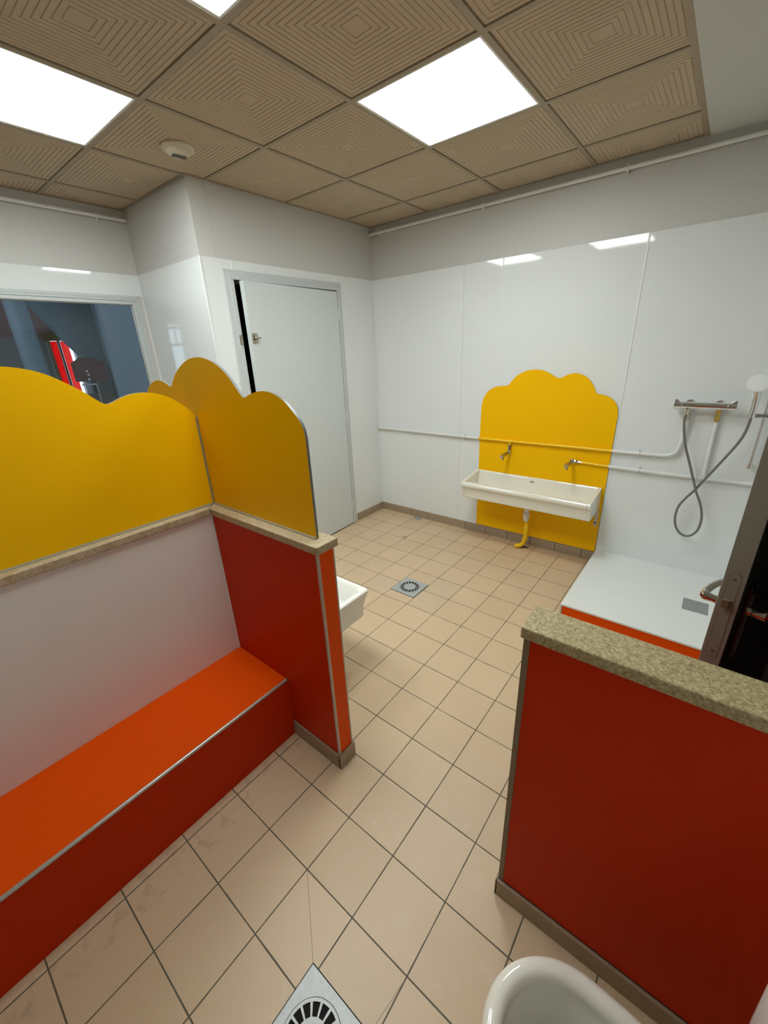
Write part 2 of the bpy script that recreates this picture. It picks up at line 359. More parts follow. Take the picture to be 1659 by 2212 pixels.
# dark corridor behind the doorway
bm = bmesh.new()
bx(bm, XR + 1.2, XR + 1.3, -3.2, -0.4, 0, 2.6); bx(bm, XR + .12, XR + 1.3, -3.3, -3.2, 0, 2.6); bx(bm, XR + .12, XR + 1.3, -0.4, -0.3, 0, 2.6)
bx(bm, XR + .1, XR + 1.3, -3.3, -0.3, -.1, 0); bx(bm, XR + .12, XR + 1.3, -3.3, -0.3, 2.6, 2.7)
struct(obj('wall_corridor', bm, 'greywall'))
struct(box('wall_front', AX - .12, XR + .12, YF - .15, YF, 0, 2.75, 'greywall'))
# closet behind the ajar door, walls coloured black to stand for its darkness
bm = bmesh.new()
bx(bm, -0.95, -0.9, PY + .12, 0.1, 0, 2.4); bx(bm, -0.9, -0.14, 0.05, 0.1, 0, 2.4); bx(bm, -0.9, -0.14, PY + .12, 0.1, 2.35, 2.4)
struct(obj('wall_closet', bm, 'black'))

# plinths
def plinth(name, segs, z=ZB):
    bm = bmesh.new()
    for s in segs: bx(bm, *s, 0, z)
    return struct(obj(name, bm, 'plinth', None, 0.002))
xs = [0.0]; x = 0.18
while x < 2.13: xs.append(x); x += 0.2058
xs.append(2.13)
plinth('baseboard_back', [(a + .0015, b - .0015, -0.008, 0.004) for a, b in zip(xs, xs[1:])])
plinth('baseboard_left', [(-0.004, 0.008, -0.2, -0.009), (-0.004, 0.008, -0.404, -0.203)])
plinth('baseboard_right', [(XR - .012, XR - .003, -4.8, -2.46)])

# ceiling: grooved tiles
def ceiling_tiles():
    bm = bmesh.new(); rings = []
    d = 0.3; z = 0.0
    rings.append((d, 0.004)); rings.append((0.284, 0.004)); rings.append((0.282, 0.0))
    d = 0.268
    while d > 0.02:
        rings += [(d, 0.0), (d - .0014, 0.0026), (d - .0036, 0.0026), (d - .005, 0.0)]; d -= 0.0208
    lights = {(1, 0), (-1, 0), (-1, -2)}
    for m_ in range(-6, 5):
        for n_ in range(-4, 3):
            if (m_, n_) in lights: continue
            cx, cy = GX + (n_ + .5) * .6, GY + (m_ + .5) * .6; prev = None
            for (dd, zz) in rings:
                cur = [bm.verts.new((cx + sx * dd, cy + sy * dd, HC + zz)) for sx, sy in ((-1, -1), (1, -1), (1, 1), (-1, 1))]
                if prev:
                    for k in range(4): bm.faces.new((prev[k], prev[(k + 1) % 4], cur[(k + 1) % 4], cur[k]))
                prev = cur
            bm.faces.new(prev)
    def cut(co, no, clear):
        bmesh.ops.bisect_plane(bm, geom=bm.verts[:] + bm.edges[:] + bm.faces[:], plane_co=co, plane_no=no, clear_outer=clear)
    cut((2.318, 0, 0), (1, 0, 0), True); cut((0, RN, 0), (0, 1, 0), True); cut((AX, 0, 0), (-1, 0, 0), True); cut((0, YF, 0), (0, -1, 0), True)
    cut((0, 0, 0), (1, 0, 0), False); cut((0, PY, 0), (0, 1, 0), False)
    kill = [f for f in bm.faces if f.calc_center_median().x < 0 and f.calc_center_median().y > PY]
    bmesh.ops.delete(bm, geom=kill, context='FACES')
    return bm
ceil = struct(obj('ceiling', ceiling_tiles(), 'ctile'))
bm = bmesh.new(); bx(bm, AX - .12, XR + .12, YF, 0.15, 2.70, 2.75); obj('slab', bm, 'paint', ceil)
bm = bmesh.new(); hw = 0.012
def inpil(x, y): return x < 0 and y > PY
for n_ in range(-3, 2):
    x = GX + n_ * .6
    bx(bm, x - hw, x + hw, YF, (RN if x > 0.02 else PY), HC - .004, HC + .012)
for m_ in range(-4, 4):
    y = GY + m_ * .6
    bx(bm, (0 if y > PY else AX), 2.318, y - hw, y + hw, HC - .0035, HC + .012)
obj('ceiling_grid', bm, 'grid', ceil)
bm = bmesh.new()     # edge angles where the tiles meet the walls
bx(bm, 2.31, 2.336, YF, RN, HC - .006, HC + .02); bx(bm, 0, 2.336, -0.014, -0.008, HC - .005, HC + .012)
bx(bm, 0, .016, PY, 0, HC - .005, HC + .01); bx(bm, AX, .016, PY - .014, PY, HC - .005, HC + .01); bx(bm, AX, AX + .012, YF, PY, HC - .005, HC + .01)
obj('edge_angle', bm, 'grid', ceil)
box('plaster_ceiling', 2.336, XR, YF, 0.004, HC - .014, HC + .05, 'soffit', ceil)

# ================================================================= CEILING LIGHTS, SENSOR
def light(m_, n_, label):
    x0, y0 = GX + n_ * .6, GY + m_ * .6
    t = thing('ceiling_light', label, 'ceiling light', (x0 + .3, y0 + .3, HC), 'square light panels in the ceiling grid')
    bm = bmesh.new(); a = .013; c = .022
    for q in ((x0 + a, x0 + .6 - a, y0 + a, y0 + c), (x0 + a, x0 + .6 - a, y0 + .6 - c, y0 + .6 - a), (x0 + a, x0 + c, y0 + c, y0 + .6 - c), (x0 + .6 - c, x0 + .6 - a, y0 + c, y0 + .6 - c)):
        bx(bm, *q, HC - .002, HC + .03)
    obj('light_frame', bm, 'strip', t)
    box('diffuser', x0 + c, x0 + .6 - c, y0 + c, y0 + .6 - c, HC + .003, HC + .02, 'lightpanel', t)
light(1, 0, 'lit square ceiling light nearest the yellow-backed washbasin')
light(-1, -2, 'lit square ceiling light nearest the interior window, beside the round sensor')
light(-1, 0, 'lit square ceiling light cut off by the top edge, almost out of view')
t = thing('ceiling_sensor', 'round cream ceiling sensor with a dark slot, by the left light', 'sensor', (.285, -1.825, HC))
def disc(cx, cy, prof, seg=40):
    bm = bmesh.new(); loft(bm, [[(cx + r * math.cos(2 * math.pi * k / seg), cy + r * math.sin(2 * math.pi * k / seg), z) for k in range(seg)] for r, z in prof], True, True); return bm
obj('sensor_base', disc(.285, -1.825, [(.078, HC + .003), (.080, HC - .006), (.076, HC - .013), (.062, HC - .016)]), 'sensor', t, smooth=True)
dome = obj('sensor_dome', disc(.285, -1.825, [(.058, HC - .012), (.057, HC - .022), (.05, HC - .032), (.036, HC - .037)]), 'sensor', t, smooth=True)
bm = bmesh.new(); bx(bm, -.017, .017, -.034, .034, -.006, .004); bmesh.ops.rotate(bm, verts=bm.verts, cent=(0, 0, 0), matrix=Matrix.Rotation(math.radians(-8), 3, 'Z')); bmesh.ops.translate(bm, verts=bm.verts, vec=(.285, -1.825, HC - .035))
obj('sensor_slot', bm, 'darkgrey', dome, .003)

# ================================================================= PIPES UNDER THE CEILING
def clip(parent, p, ax):
    bm = bmesh.new(); x, y, z = p
    if ax == 'x': tube(bm, [(x - .005, y, z), (x + .005, y, z)], .0155, 14); bx(bm, x - .004, x + .004, y, y + .024, z - .024, z + .024)
    else: tube(bm, [(x, y - .005, z), (x, y + .005, z)], .0155, 14); bx(bm, x - .02, x, y - .004, y + .004, z - .022, z + .022)
    return obj('pipe_clip', bm, 'pipe', parent, smooth=True)
t = thing('heating_pipe', 'thin white pipe running under the ceiling above the washbasin wall', 'pipe', (1.5, -.022, 2.527), 'white pipes clipped just below the ceiling')
tub('pipe_run', [(0.0, -.022, 2.532), (XR - .003, -.022, 2.525)], .011, 'pipe', t, 14)
for x in (.11, 1.063, 1.965, 2.62): clip(t, (x, -.022, 2.531 - x * .0023), 'x')
t = thing('heating_pipe', 'thin white pipe running under the ceiling above the interior window', 'pipe', (AX + .022, -3, 2.521), 'white pipes clipped just below the ceiling')
tub('pipe_run', [(AX + .022, PY, 2.522), (AX + .022, YF, 2.52)], .011, 'pipe', t, 14)
for y in (-1.83, -2.73): clip(t, (AX + .022, y, 2.521), 'y')

# ================================================================= DOOR 1 (ajar, pale)
t = thing('door_1', None, None, (0, -.5, 0), kind='structure')
bm = bmesh.new()
prism(bm, [(DL - .06, 0), (DL, 0), (DL, DT), (DL - .06, DT + .058)], 'x', -.06, .012)
prism(bm, [(DR + .056, 0), (DR + .056, DT + .058), (DR, DT), (DR, 0)], 'x', -.06, .012)
prism(bm, [(DL - .06, DT + .058), (DR + .056, DT + .058), (DR, DT), (DL, DT)], 'x', -.06, .012)
prism(bm, [(DL - .028, 0), (DL, 0), (DL, DT), (DL - .028, DT + .026)], 'x', .011, .02)
prism(bm, [(DR + .026, 0), (DR + .026, DT + .026), (DR, DT), (DR, 0)], 'x', .011, .02)
prism(bm, [(DL - .028, DT + .026), (DR + .026, DT + .026), (DR, DT), (DL, DT)], 'x', .011, .02)
obj('door_frame', bm, 'frame', t, .002)
hx, hy, ang, LW = 0.018, DR - .006, math.radians(3.4), .918
def dl(bm):      # leaf space: x out of the wall, y from hinge to free side (negative)
    bmesh.ops.rotate(bm, verts=bm.verts, cent=(0, 0, 0), matrix=Matrix.Rotation(ang, 3, 'Z')); bmesh.ops.translate(bm, verts=bm.verts, vec=(hx, hy, 0)); return bm
bm = bmesh.new(); bx(bm, -.036, .002, -LW, 0, .012, 2.066); lf = obj('door_leaf', dl(bm), 'doorwhite', t, .0015)
for z in (1.897, 1.045, .198):
    bm = bmesh.new(); tube(bm, [(hx + .006, hy + .006, z - .045), (hx + .006, hy + .006, z + .045)], .0075, 10); tube(bm, [(hx + .006, hy + .006, z - .002), (hx + .006, hy + .006, z + .002)], .009, 10)
    bx(bm, hx - .004, hx + .004, hy, hy + .03, z, z + .045); obj('hinge', bm, 'doorwhite', t, smooth=True)
bm = bmesh.new(); bx(bm, .002, .012, -LW + .008, -LW + .05, 1.688, 1.75); bx(bm, .012, .018, -LW + .018, -LW + .038, 1.70, 1.74)
tube(bm, [(.015, -LW + .03, 1.718), (.034, -LW + .03, 1.718)], .009, 12); bx(bm, .03, .038, -LW + .022, -LW + .055, 1.712, 1.724)
obj('latch', dl(bm), 'oldchrome', lf, .001)
bm = bmesh.new(); bx(bm, .018, .03, DL - .022, DL - .001, 1.68, 1.742); obj('latch_keeper', bm, 'oldchrome', t, .002)

# ================================================================= CLOUD SHAPES
def cloud(name, pts, axis, a, b, m='yellow', n=5):
    bm = bmesh.new(); prism(bm, pts, axis, a, b, 0, 1); return obj(name, bm, [m, 'yedge'])
SP = [(1.117, 0.6), (1.113, 0.877), (1.115, 1.10), (1.118, 1.154), (1.134, 1.214), (1.174, 1.268), (1.23, 1.298), (1.291, 1.306), (1.331, 1.311), (1.353, 1.337), (1.403, 1.387), (1.467, 1.418), (1.54, 1.428), (1.604, 1.418), (1.659, 1.392), (1.70, 1.370), (1.73, 1.372), (1.77, 1.393), (1.819, 1.402), (1.868, 1.391), (1.912, 1.364), (1.95, 1.316), (1.968, 1.276), (1.99, 1.264), (2.02, 1.26), (2.06, 1.245), (2.099, 1.214), (2.120, 1.168), (2.126, 1.12), (2.1255, 1.05), (2.125, 0.8)]
sp = [(1.117, .083)] + [(p.x, p.y) for p in smoothline([(a, b, 0) for a, b in SP], 4)] + [(2.124, .083)]
tag(cloud('cloud_splashback', sp, 'y', -0.0105, -0.004), 'flat yellow cloud-topped board fixed to the wall behind the long washbasin', 'splashback')

Y2 = [(0.60, 1.35), (0.615, 1.42), (0.65, 1.481), (0.694, 1.51), (0.746, 1.527), (0.788, 1.53), (0.834, 1.523), (0.879, 1.508), (0.899, 1.516), (0.93, 1.545), (0.991, 1.581), (1.062, 1.606), (1.129, 1.614), (1.187, 1.609), (1.24, 1.594), (1.287, 1.57), (1.325, 1.541), (1.355, 1.510), (1.38, 1.486), (1.394, 1.481), (1.418, 1.489), (1.458, 1.500), (1.5, 1.505), (1.539, 1.502), (1.574, 1.492), (1.608, 1.474), (1.635, 1.452), (1.661, 1.427), (1.676, 1.405), (1.684, 1.375), (1.6845, 1.335), (1.6845, 1.2)]
y2 = [(.60, 1.031)] + [(p.x, p.y) for p in smoothline([(a, b, 0) for a, b in Y2], 4)] + [(1.6845, 1.031)]
tag(cloud('cloud_screen', y2, 'y', -2.397, -2.387), 'yellow cloud-shaped screen board whose free end stands nearest the washing area', 'screen', 'yellow cloud screens on the low wall')
Y1 = [(-3.75, 1.25), (-3.73, 1.32), (-3.68, 1.385), (-3.6, 1.43), (-3.5, 1.445), (-3.42, 1.43), (-3.385, 1.425), (-3.35, 1.45), (-3.28, 1.52), (-3.18, 1.58), (-3.06, 1.608), (-2.98, 1.6125), (-2.931, 1.612), (-2.908, 1.609), (-2.885, 1.604), (-2.859, 1.596), (-2.831, 1.583), (-2.803, 1.565), (-2.774, 1.544), (-2.748, 1.523), (-2.726, 1.502), (-2.709, 1.487), (-2.697, 1.481), (-2.688, 1.481), (-2.672, 1.486), (-2.649, 1.495), (-2.621, 1.503), (-2.59, 1.506), (-2.558, 1.504), (-2.527, 1.497), (-2.496, 1.485), (-2.461, 1.463), (-2.426, 1.431), (-2.4035, 1.402)]
y1 = [(-3.76, 1.031)] + [(p.x, p.y) for p in smoothline([(a, b, 0) for a, b in Y1], 4)] + [(-2.4035, 1.031)]
tag(cloud('cloud_screen', y1, 'x', 1.035, 1.045), 'yellow cloud-shaped screen board standing directly above the long orange bench', 'screen', 'yellow cloud screens on the low wall')

# ================================================================= LEFT LOW WALL (L shape)
t = thing('partition', 'low L-shaped wall with pink-lit white and red panels behind the bench', 'low wall', (1.72, -2.436, 0))
PX = 1.722; A0, A1 = -2.436, -2.358
box('wall_core', .55, PX - .004, A0 + .006, A1 - .002, 0, 1.0, 'plastic', t)
box('wall_core', .985, 1.072, -3.9, A0 + .006, 0, 1.0, 'plastic', t)
box('red_panel', 1.077, PX - .007, A0, A0 + .006, ZB, 1.0, 'red', t)['label'] = 'red-orange laminate side panel'
box('end_panel', PX - .004, PX, A0 + .009, A1 - .006, ZB, 1.0, 'orange', t)['label'] = 'narrow red-orange end panel'
box('back_panel', .55, PX - .006, A1 - .002, A1, ZB, 1.0, 'panel', t)
box('white_panel', 1.072, 1.077, -3.9, A0, 0, 1.0, 'panel2', t)['label'] = 'glossy white panel behind the bench'
bm = bmesh.new(); tube(bm, [(PX - .0035, A0 + .0045, ZB), (PX - .0035, A0 + .0045, 1.0)], .0062, 12); obj('corner_trim', bm, 'ptrim', t, smooth=True)
bm = bmesh.new(); tube(bm, [(PX - .0035, A1 - .0035, ZB), (PX - .0035, A1 - .0035, 1.0)], .005, 12); obj('corner_trim', bm, 'ptrim', t, smooth=True)
box('corner_trim', 1.077, 1.081, A0 - .004, A0, .31, 1.0, 'strip', t)['label'] = 'thin white inside-corner strip'
bm = bmesh.new(); bx(bm, 1.437, PX + .008, A0 - .008, A0, 0, ZB); bx(bm, PX, PX + .009, A0 - .008, A1 + .004, 0, ZB)
obj('baseboard', bm, 'plinth', t, .0015)['label'] = 'taupe tiled baseboard'
bm = bmesh.new(); prism(bm, [(1.087, A0 - .009), (PX + .012, A0 - .009), (PX + .012, A1 + .011), (.55, A1 + .011), (.55, A0 + .02), (1.06, A0 + .02)], 'z', 1.0, 1.03)
obj('coping', bm, 'stone2', t, .004, 3)['label'] = 'cream stone coping with rusty stains'
bm = bmesh.new(); prism(bm, [(1.0865, A0 - .0105), (1.0595, A0 + .019), (.975, A0 + .019), (.975, -3.9), (1.0865, -3.9)], 'z', 1.0, 1.03)
obj('coping', bm, 'stone2', t, .004, 3)['label'] = 'cream stone coping above the bench'
bm = bmesh.new(); prism(bm, [(1.045, 1.03), (1.057, 1.03), (1.0535, 1.036), (1.045, 1.0365)], 'y', -3.76, -2.409); obj('sealant_bead', bm, 'seal', t)
bm = bmesh.new(); prism(bm, [(-2.397, 1.03), (-2.405, 1.03), (-2.403, 1.034), (-2.397, 1.036)], 'x', 1.045, 1.6845); obj('sealant_bead', bm, 'seal', t)
bm = bmesh.new(); tube(bm, [(1.046, -2.4, 1.03), (1.046, -2.4, 1.395)], .0045, 8); obj('sealant_bead', bm, 'seal', t, smooth=True)

# ================================================================= BENCH
t = thing('bench', 'long low orange bench with a metal front edge along the left partition', 'bench', (1.435, -2.436, 0))
box('seat', 1.078, 1.428, -3.9, A0 - .0005, .298, .310, 'orange', t)['label'] = 'red-orange seat board in the lit tone'
box('front_panel', 1.427, 1.435, -3.9, A0 - .0005, 0.0, .300, 'red', t)['label'] = 'red-orange front board in the shaded tone'
bm = bmesh.new(); tube(bm, [(1.4295, -3.9, .3055), (1.4295, A0 - .001, .3055)], .0068, 12); obj('edge_trim', bm, 'ptrim', t, smooth=True)

# ================================================================= RIGHT LOW WALL
t = thing('partition', 'low red wall with speckled beige stone top at the right', 'low wall', (2.412, -2.436, 0))
QX = 2.412
box('wall_core', QX + .004, XR - .004, A0 + .006, A1 - .002, 0, .995, 'plastic', t)
box('red_panel', QX + .013, XR - .004, A0, A0 + .006, ZB, .995, 'red', t)['label'] = 'large red-orange front panel in the shaded tone'
box('red_panel', QX + .013, XR - .004, A1 - .004, A1, ZB, .995, 'red', t)['label'] = 'red-orange rear panel'
box('end_panel', QX, QX + .004, A0 + .01, A1 - .01, ZB, .995, 'orange', t)
bm = bmesh.new(); bx(bm, QX - .002, QX + .013, A0 - .002, A0 + .007, ZB, .995); bx(bm, QX - .002, QX + .012, A1 - .007, A1 + .002, ZB, .995)
obj('corner_trim', bm, 'btrim', t, .002)['label'] = 'brown-grey corner trim'
bm = bmesh.new(); bx(bm, QX - .006, XR - .012, A0 - .010, A0, 0, ZB - .004); bx(bm, QX - .008, QX, A0 - .010, A1 + .004, 0, ZB - .004)
obj('baseboard', bm, 'plinth', t, .0015)['label'] = 'taupe tiled baseboard'
box('coping', QX - .008, XR - .004, A0 - .011, A1 + .014, .995, 1.025, 'stone', t, .004, 3)['label'] = 'speckled beige stone coping'

# ================================================================= LONG WASHBASIN
t = thing('washbasin', 'long cream trough washbasin in front of the yellow cloud board', 'washbasin', (1.61, 0, .43))
inner = [(-.0115, .43), (-.0115, .598), (-.014, .604), (-.022, .606), (-.030, .602), (-.036, .592), (-.048, .53), (-.07, .478), (-.11, .458), (-.2, .452), (-.25, .458), (-.272, .48), (-.279, .52), (-.284, .556), (-.29, .566), (-.300, .572), (-.313, .570), (-.323, .561), (-.327, .548), (-.324, .534), (-.315, .524), (-.308, .518), (-.303, .505), (-.299, .445), (-.294, .434), (-.28, .43)]
outer = [(-.0115, .43), (-.0115, .598), (-.014, .604), (-.022, .606), (-.035, .604), (-.290, .573), (-.300, .573), (-.313, .570), (-.323, .561), (-.327, .548), (-.324, .534), (-.315, .524), (-.308, .518), (-.303, .505), (-.299, .445), (-.294, .434), (-.28, .43)]
bm = bmesh.new(); prism(bm, inner, 'x', 1.134, 2.084)
prism(bm, outer, 'x', 1.112, 1.134); prism(bm, outer, 'x', 2.084, 2.106)
bas = obj('basin', bm, 'ceramic2', t, .003, 2)
obj('wall_bracket', (lambda b: (bx(b, 2.088, 2.112, -.03, -.0106, .30, .429), b)[1])(bmesh.new()), 'ptrim', t, .002)
bm = bmesh.new(); tube(bm, [(2.10, -.034, .33), (2.10, -.030, .33)], .006, 10); obj('bracket_bolt', bm, 'black', t)
tub('bolt', [(1.15, -.26, .431), (1.15, -.26, .418)], .006, 'ptrim', t, 8)
bm = disc(0, 0, [(.014, 0), (.0135, .0008)]); bmesh.ops.scale(bm, verts=bm.verts, vec=(1.5, .55, 1)); bmesh.ops.rotate(bm, verts=bm.verts, cent=(0, 0, 0), matrix=Matrix.Rotation(math.radians(78), 3, 'X')); bmesh.ops.translate(bm, verts=bm.verts, vec=(1.60, -.0405, .573))
obj('oval_mark', bm, 'steel', bas)
tub('drain_outlet', [(1.61, -.13, .432), (1.61, -.13, .40), (1.61, -.13, .398)], [.026, .026, .02], 'plastic', t, 18)
t2 = obj('waste_trap', (lambda b: (tube(b, [(1.61, -.13, .40), (1.61, -.13, .345), (1.61, -.13, .3449), (1.61, -.13, .335), (1.61, -.13, .334), (1.61, -.13, .295), (1.61, -.13, .272), (1.61, -.13, .262)], [.020, .020, .024, .024, .0235, .0235, .020, .012], 20), b)[1])(bmesh.new()), 'plastic', t, smooth=True)
tub('trap_ring', [(1.61, -.13, .338), (1.61, -.13, .3355)], .0242, 'darkgrey', t2, 20)
wp = smoothline([(1.612, -.10, .30), (1.612, -.10, .2), (1.61, -.10, .12), (1.606, -.10, .085)], 3) + smoothline([(1.602, -.102, .062), (1.585, -.108, .036), (1.560, -.115, .022), (1.535, -.12, .016)], 5)
tub('waste_pipe', wp, [.0175] * (len(wp) - 1) + [.014], 'ypaint', t, 16)['label'] = 'yellow painted waste pipe'
tub('pipe_collar', [(1.608, -.10, .10), (1.605, -.10, .078)], .0215, 'ypaint', t, 16)
# broken grout hole at the pipe foot
bm = bmesh.new(); loft(bm, [[(1.575 + r * (1.5 + .35 * math.sin(3 * a) + .2 * math.sin(5 * a + 1)) * math.cos(a), -.075 + r * .75 * math.sin(a), z) for a in [2 * math.pi * k / 28 for k in range(28)]] for r, z in ((.034, .0005), (.032, .0022))], True, True)
tag(obj('grout_patch', bm, 'darkgrey'), 'dark rough hole in the floor around the yellow pipe foot', 'floor patch')
bm = bmesh.new(); loft(bm, [[(.493 + r * 1.25 * math.cos(a), -.045 + r * .8 * math.sin(a), z) for a in [2 * math.pi * k / 20 for k in range(20)]] for r, z in ((.032, .0), (.031, .006), (.026, .009))], True, True)
tag(obj('pipe_stub', bm, 'steel', smooth=True), 'grey capped stub on the floor against the far wall', 'pipe cap')
bm = bmesh.new()
sg = 20; prof = [(.007, 0), (.019, 0), (.020, .004), (.020, .011), (.017, .014), (.009, .014), (.007, .010)]
loft(bm, [[(.631 + r * math.cos(2 * math.pi * k / sg), -.466 + r * math.sin(2 * math.pi * k / sg), z) for k in range(sg)] for r, z in prof + [prof[0]]])
tag(obj('rubber_ring', bm, 'sensor', smooth=True), 'tiny cream ring lying alone on the tiled floor', 'ring')

# ================================================================= WATER PIPES ALONG THE BACK WALL
t = thing('water_pipe', 'upper water pipe crossing the yellow board and rising to the shower mixer', 'pipe', (1.2, -.024, .88), 'water pipes along the washbasin wall')
py_ = -.024
tub('pipe_run', [(0.006, py_, .879), (1.109, py_, .877)], .0105, 'pipe', t, 14)
tub('painted_pipe', [(1.109, py_, .877), (2.13, py_, .884)], .011, 'ypaint', t, 14)['label'] = 'yellow painted length of pipe'
bend = [(2.13, py_, .884), (2.40, py_, .887)] + smoothline([(2.43, py_, .888), (2.465, py_, .895), (2.495, py_, .918), (2.508, py_, .955)], 5) + [(2.512, py_, 1.0), (2.5135, py_ - .006, 1.128)]
tub('pipe_run', bend, .0105, 'pipe', t, 14)
for x, z in ((.06, .879), (.97, .8775), (2.29, .886)): clip(t, (x, py_, z), 'x')
tub('tap_stub', [(1.386, py_, .885), (1.386, py_, .848)], .0085, 'ypaint', t, 12)
tub('pipe_tee', [(1.366, py_, .8787), (1.406, py_, .8787)], .0135, 'ypaint', t, 14)
t = thing('water_pipe', 'lower water pipe from the right tap to past the shower', 'pipe', (2, -.024, .77), 'water pipes along the washbasin wall')
tub('painted_pipe', [(1.945, py_, .776), (2.122, py_, .771)], .0095, 'ypaint', t, 14)['label'] = 'yellow painted length of pipe'
tub('pipe_run', [(2.122, py_, .771), (2.30, py_, .768), (3.045, py_, .768)], .0105, 'pipe', t, 14)
tub('riser', [(2.665, py_, .768), (2.660, py_, 1.128)], .0105, 'pipe', t, 14)
tub('pipe_tee', [(2.665, py_, .78), (2.6647, py_, .80)], .0135, 'pipe', t, 14)
tub('pipe_tee', [(2.638, py_, .768), (2.692, py_, .768)], .0135, 'pipe', t, 14)
clip(t, (2.31, py_, .768), 'x')

# ================================================================= TAPS
def tap(label, x, z, feed):
    t = thing('tap', label, 'tap', (x, -.02, z), 'push taps above the long washbasin')
    y0 = -.024
    if feed == 'up':
        fp = [(x, y0, z + .062), (x, y0, z + .05), (x, y0, z + .0499), (x, y0, z + .034), (x, y0, z + .0339), (x, y0, z)]; fr = [.009, .009, .012, .012, .0085, .0085]
        tub('feed_union', fp, fr, 'oldchrome', t, 6)
        tub('feed_nut', [(x, y0, z + .018), (x, y0, z + .028)], .0125, 'oldchrome', t, 6)
    else:
        fp = [(x + .068, y0, z - .004), (x + .045, y0, z - .003), (x + .0449, y0, z - .003), (x + .03, y0, z - .002), (x + .0299, y0, z), (x, y0, z)]; fr = [.0075, .0075, .0115, .0115, .0085, .0085]
        tub('feed_union', fp, fr, 'oldchrome', t, 6)
        tub('feed_nut', [(x + .014, y0, z), (x + .026, y0, z)], .0135, 'oldchrome', t, 6)
    e = Vector((-.004, -.15, -.008))
    p = Vector((x, y0 + .008, z)); Q = [p + e * s for s in (0, .05, .06, .12, .14, .62, .66, .9, .93, 1.0)]
    tub('tap_body', Q, [.012, .0165, .0165, .0165, .012, .012, .0165, .0175, .016, .012], 'oldchrome', t, 18)
    b = p + e * 1.0
    tub('push_button', [b, b + e * .07, b + e * .075], [.0125, .0125, .009], 'chrome', t, 16)
    s = p + e * .82; tub('spout', [s, s + Vector((.002, -.004, -.034))], [.0095, .008], 'oldchrome', t, 12)
tap('left push tap fed from above by the yellow pipe', 1.386, .790, 'up')
tap('right push tap fed sideways by the yellow pipe', 1.878, .780, 'side')

# ================================================================= SHOWER
t = thing('shower_mixer', 'chrome bar shower mixer on the white wall above the tray', 'shower mixer', (2.585, -.07, 1.22))
ym, zm = -.065, 1.219
tub('mixer_body', [(2.475, ym, zm), (2.693, ym, zm)], .0215, 'chrome', t, 24)
def knob(x0, x1, tip):
    bm = bmesh.new(); tube(bm, [(x0, ym, zm), (x1, ym, zm)], .0222, 24)
    s = 1 if x1 > x0 else -1
    prism(bm, [(x0 + s * .006, zm + .017), (x1 - s * .001, zm + .017), (x1 - s * .001, zm + .034), (x1 - s * .014, zm + .035), (x0 + s * .014, zm + .024)], 'y', ym - .008, ym + .008)
    obj('mixer_handle', bm, 'chrome', t, .0015)
knob(2.473, 2.434, 0); knob(2.695, 2.736, 1)
for x in (2.512, 2.659):
    bm = bmesh.new(); tube(bm, [(x, -.0005, zm), (x, -.012, zm), (x, -.020, zm), (x, -.03, zm)], [.030, .029, .018, .016], 20); tube(bm, [(x, -.02, zm), (x, ym, zm)], .014, 16); obj('wall_rosette', bm, 'chrome', t, smooth=True)
tub('inlet_union', [(2.5135, -.04, 1.205), (2.5135, -.032, 1.165), (2.5135, -.0315, 1.1645), (2.5135, -.03, 1.14), (2.5135, -.03, 1.125)], [.011, .011, .014, .014, .011], 'oldchrome', t, 8)
tub('inlet_union', [(2.660, -.04, 1.205), (2.660, -.032, 1.18), (2.660, -.0315, 1.179), (2.660, -.03, 1.145), (2.660, -.03, 1.125)], [.014, .014, .0115, .0145, .0115], 'brass', t, 8)
tub('hose_outlet', [(2.506, -.072, 1.2), (2.506, -.078, 1.165)], [.012, .0105], 'chrome', t, 14)
hp = [(2.506, -.079, 1.17), (2.506, -.082, 1.127), (2.516, -.085, 1.067), (2.541, -.088, 0.975), (2.577, -.09, 0.884), (2.613, -.09, 0.791), (2.649, -.09, 0.698), (2.679, -.09, 0.636), (2.702, -.088, 0.572), (2.713, -.085, 0.506), (2.708, -.08, 0.441), (2.687, -.076, 0.399), (2.658, -.073, 0.381), (2.623, -.07, 0.39), (2.59, -.07, 0.433), (2.574, -.07, 0.502), (2.579, -.072, 0.574), (2.604, -.074, 0.635), (2.639, -.074, 0.696), (2.668, -.075, 0.757), (2.702, -.08, 0.831), (2.735, -.085, 0.904), (2.764, -.09, 0.969), (2.79, -.10, 1.037), (2.803, -.11, 1.097), (2.807, -.115, 1.148), (2.808, -.118, 1.18)]
hs = smoothline(hp, 8)
tag(tub('shower_hose', hs, .0072, 'hose', None, 12), 'grey flexible hose hanging in a loop below the mixer', 'shower hose')
t = thing('shower_rail', 'vertical chrome riser rail beside the shower mixer', 'shower rail', (2.868, -.05, 1.2))
tub('rail', [(2.868, -.05, .885), (2.868, -.05, 1.55)], .0085, 'chrome', t, 14)
tub('rail_end', [(2.868, -.05, .868), (2.868, -.05, .90)], .0125, 'chrome', t, 14); tub('rail_end', [(2.868, -.05, 1.545), (2.868, -.05, 1.575)], .0125, 'chrome', t, 14)
tub('wall_fixing', [(2.868, -.05, .884), (2.868, -.0005, .884)], .011, 'plastic', t, 12); tub('wall_fixing', [(2.868, -.05, 1.56), (2.868, -.0005, 1.56)], .011, 'plastic', t, 12)
bm = bmesh.new(); bx(bm, 2.825, 2.925, -.105, -.062, 1.172, 1.192); obj('slider', bm, 'chrome', t, .004, 3)
bm = bmesh.new(); tube(bm, [(2.808, -.118, 1.172), (2.808, -.118, 1.194)], .017, 16); bx(bm, 2.797, 2.84, -.112, -.092, 1.172, 1.192); obj('head_holder', bm, 'chrome', t, smooth=True)
